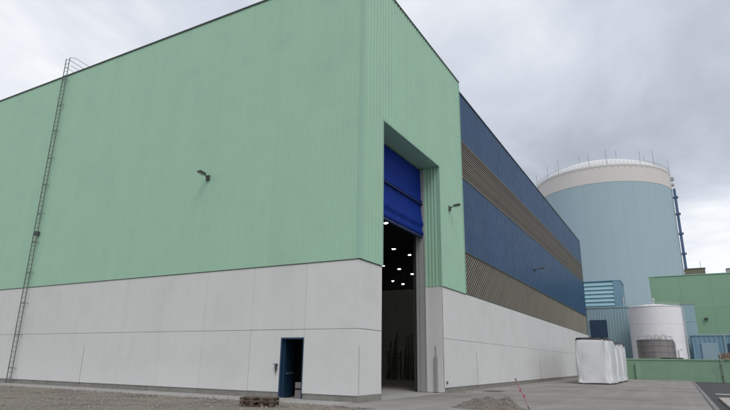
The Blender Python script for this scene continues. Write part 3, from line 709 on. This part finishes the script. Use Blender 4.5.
# ------------------------------------------------------------------ reactor building
DX, DYY, DR = -17.9, 214.5, 23.0
dm = thing('reactor_building', 'huge pale teal round building with cream top band and shallow dome', 'building', (DX, DYY, -.15))
ZT, ZC = 61.0, 67.6
nseg = 36
for i in range(nseg):
    a0, a1 = 2 * math.pi * i / nseg + .0003, 2 * math.pi * (i + 1) / nseg - .0003
    part('wall_panel', MB().lathe(DX, DYY, [(DR, -.15), (DR, ZT)], 4, a0, a1), 'dome', dm, smooth=True)
part('inner_wall', MB().lathe(DX, DYY, [(DR - .02, -.15), (DR - .02, ZT)], 96, cap=False), 'dome', dm, smooth=True)
part('top_band', MB().lathe(DX, DYY, [(DR + .06, ZT), (DR + .06, ZC - .9)], 128, cap=False), 'cream', dm, smooth=True)
part('cornice', MB().lathe(DX, DYY, [(DR + .06, ZC - .9), (DR + .2, ZC - .88), (DR + .2, ZC - .2), (DR - 1.5, ZC - .15)], 128, cap=False), 'domecap', dm)
part('dome_roof', MB().lathe(DX, DYY, [(DR - 1.4, ZC - .2)] + [((DR - 1.4) * math.cos(t_ * math.pi / 24), ZC - .2 + 6.2 * math.sin(t_ * math.pi / 24)) for t_ in range(1, 12)], 96), 'domecap', dm, smooth=True)
part('handrail', rail(MB(), DX, DYY, DR + .1, ZC - .2, 110, 1.2, .045), 'railwhite', dm)
bkm = MB().box(-.2, .2, -.15, .15, -.25, .25).mesh('cornice_bracket', 'cream')
for i in range(72):
    a = 2 * math.pi * i / 72
    inst('cornice_bracket', bkm, dm, (DX + DR * math.cos(a), DYY + DR * math.sin(a), ZC - 1.2), (0, 0, a))
for i in range(26):
    a = 2 * math.pi * (i + .3) / 26; r = DR + .2 if i % 3 else DR - 6
    z0 = ZC - .2 if i % 3 else ZC + 3.
    part('lightning_rod', MB().tube([(DX + r * math.cos(a), DYY + r * math.sin(a), z0), (DX + r * math.cos(a), DYY + r * math.sin(a), z0 + (3.6 + 1.6 * ((i * 7) % 3) / 2))], .09, 6), 'greysteel', dm)
# blue stair ladder at the right edge
aL = math.atan2(-.12, 1.0)
lx, ly = DX + (DR + .65) * math.cos(aL), DYY + (DR + .65) * math.sin(aL)
tw = part('ladder_tower', MB().box(lx - .3, lx + .55, ly - .5, ly + .5, 18, ZC - 6.2), 'towerblue', dm)
for z in (24, 31, 38, 45, 52, 58): part('platform', MB().box(lx - .5, lx + 1.0, ly - .8, ly + .8, z, z + .5), 'towerblue', tw)
part('antenna_box', MB().bevbox(lx - .4, lx + .5, ly - .5, ly + .5, ZC - 3.2, ZC - 2., .05).bevbox(lx - .4, lx + .3, ly - .5, ly + .5, ZC - 5.2, ZC - 4.3, .05), 'greysteel', dm)

# ------------------------------------------------------------------ buildings at the right
def ribs(root, x0, x1, y, z0, z1, p, mt, nm='cladding', d=.05):
    part(nm, MB().corr('x', x0, x1, y - .0, -1, z0, z1, p, d), mt, root)
gb = thing('green_building', 'tall plain green clad building behind the tanks at right', 'building', (20, 140, -.15))
part('wall', MB().box(-3.3, 60, 125.1, 150, -.15, 18.9), 'bggreen', gb)
for i in range(11):
    for k in range(3):
        part('cladding_panel', MB().bevbox(-3.35 + 5.2 * i + .006, 1.844 + 5.2 * i, 125.0, 125.1, -.1 + 6.3 * k + .006, 6.2 + 6.3 * k - .006, .006), 'bggreen', gb, at=(5.2 * i, 125, 3 + 6.3 * k))
part('coping', MB().box(-3.5, 60, 124.9, 150.1, 18.9, 19.05), 'greentrim', gb)
part('corner_strip', MB().box(-3.42, -2.5, 124.93, 124.995, -.1, 18.85), 'bggreen', gb)
part('wall_lamp', MB().bevbox(5.2, 5.75, 124.4, 124.99, 10.2, 10.6, .05), 'darksteel', gb)
pr = thing('plant_room', 'low brown plant room on the roof of the tall green building', 'building', (5, 130, 19.05))
part('wall', MB().bevbox(3.3, 6.85, 130, 134, 19.05, 20.85, .02), 'brown', pr)
part('roof_edge', MB().box(3.2, 6.95, 129.9, 134.1, 20.852, 21.0), 'darktrim', pr)
part('mast', MB().tube([(6.2, 131, 21.0), (6.2, 131, 22.6)], .05, 6), 'greysteel', pr)
pr2 = thing('roof_cabinet', 'small grey cabinet on the green roof at right picture edge', 'cabinet', (10.6, 128, 19.05))
part('wall', MB().bevbox(10.35, 12.6, 128, 130, 19.05, 20.2, .02), 'greysteel', pr2)
part('roof_edge', MB().box(10.3, 12.65, 127.9, 130.1, 20.202, 20.3), 'darktrim', pr2)
bb = thing('blue_building', 'low mid blue building with pale door in front of the green one', 'building', (8, 97, -.15))
part('wall', MB().box(2.0, 16, 95.1, 103, -.15, 5.9), 'midblue', bb)
ribs(bb, 2.0, 16, 95.08, -.15, 5.9, .6, 'midblue')
part('roof_edge', MB().box(1.9, 16.1, 94.95, 103.1, 5.9, 6.1), 'teal', bb)
part('roller_door', MB().bevbox(3.05, 5.1, 94.85, 95.02, -.1, 4.85, .02), 'paleblue', bb)
part('window', MB().bevbox(6.3, 7.4, 94.9, 95.02, 3.2, 4.8, .02), 'navy', bb)
part('corner_post', MB().box(5.9, 6.05, 94.9, 95.02, -.1, 5.88), 'teal', bb)
tt = thing('teal_tower', 'narrow grey teal tower block right of the white tank', 'building', (2.4, 102, -.15))
part('wall', MB().box(1.0, 3.15, 104.05, 107, -.15, 11.3), 'teal', tt)
for i in range(4): part('cladding_panel', MB().bevbox(1.0, 3.15, 103.9, 104.05, -.1 + 2.85 * i, 2.72 + 2.85 * i, .02), 'teal', tt, at=(2, 104, 1 + 2.85 * i))
part('roof_edge', MB().box(.9, 3.25, 103.85, 107.1, 11.3, 11.42), 'greysteel', tt)
tb = thing('teal_building', 'grey teal low building with navy shutter beyond the hall end', 'building', (-9, 102, -.15))
part('wall', MB().box(-18, -6.3, 100.1, 108, -.15, 10.75), 'teal', tb)
ribs(tb, -18, -6.3, 100.08, -.15, 10.75, .45, 'teal', d=.04)
part('roof_edge', MB().box(-18.1, -6.2, 99.95, 108.1, 10.752, 10.95), 'teal', tb)
part('shutter', MB().bevbox(-12.35, -9.75, 99.85, 100.03, 6.0, 8.8, .02), 'navy', tb)
lb = thing('louvred_building', 'light blue louvred block rising behind the grey teal building', 'building', (-10.5, 112, -.15))
part('wall', MB().box(-15.2, -7.8, 110.3, 118, -.15, 16.5), 'midblue', lb)
part('corner_post', MB().box(-9.0, -7.75, 110.0, 110.3, 10, 16.6), 'midblue', lb)
lm = MB().add([(0, 0, 0), (6.2, 0, 0), (6.2, .28, .72), (0, .28, .72), (0, .05, 0), (6.2, .05, 0), (6.2, .3, .70), (0, .3, .70)], [(0, 1, 2, 3), (7, 6, 5, 4), (0, 4, 5, 1), (3, 2, 6, 7), (0, 3, 7, 4), (1, 5, 6, 2)]).mesh('louvre_blade', 'lightblue')
for i in range(8): inst('louvre_blade', lm, lb, (-15.2, 110.0, 10.6 + .74 * i))
part('roof_edge', MB().box(-15.3, -7.7, 109.95, 118.1, 16.61, 16.75), 'lightblue', lb)
part('downpipe', MB().tube([(-7.6, 110.1, -.15), (-7.6, 110.1, 13.5)], .12, 8), 'railwhite', lb)
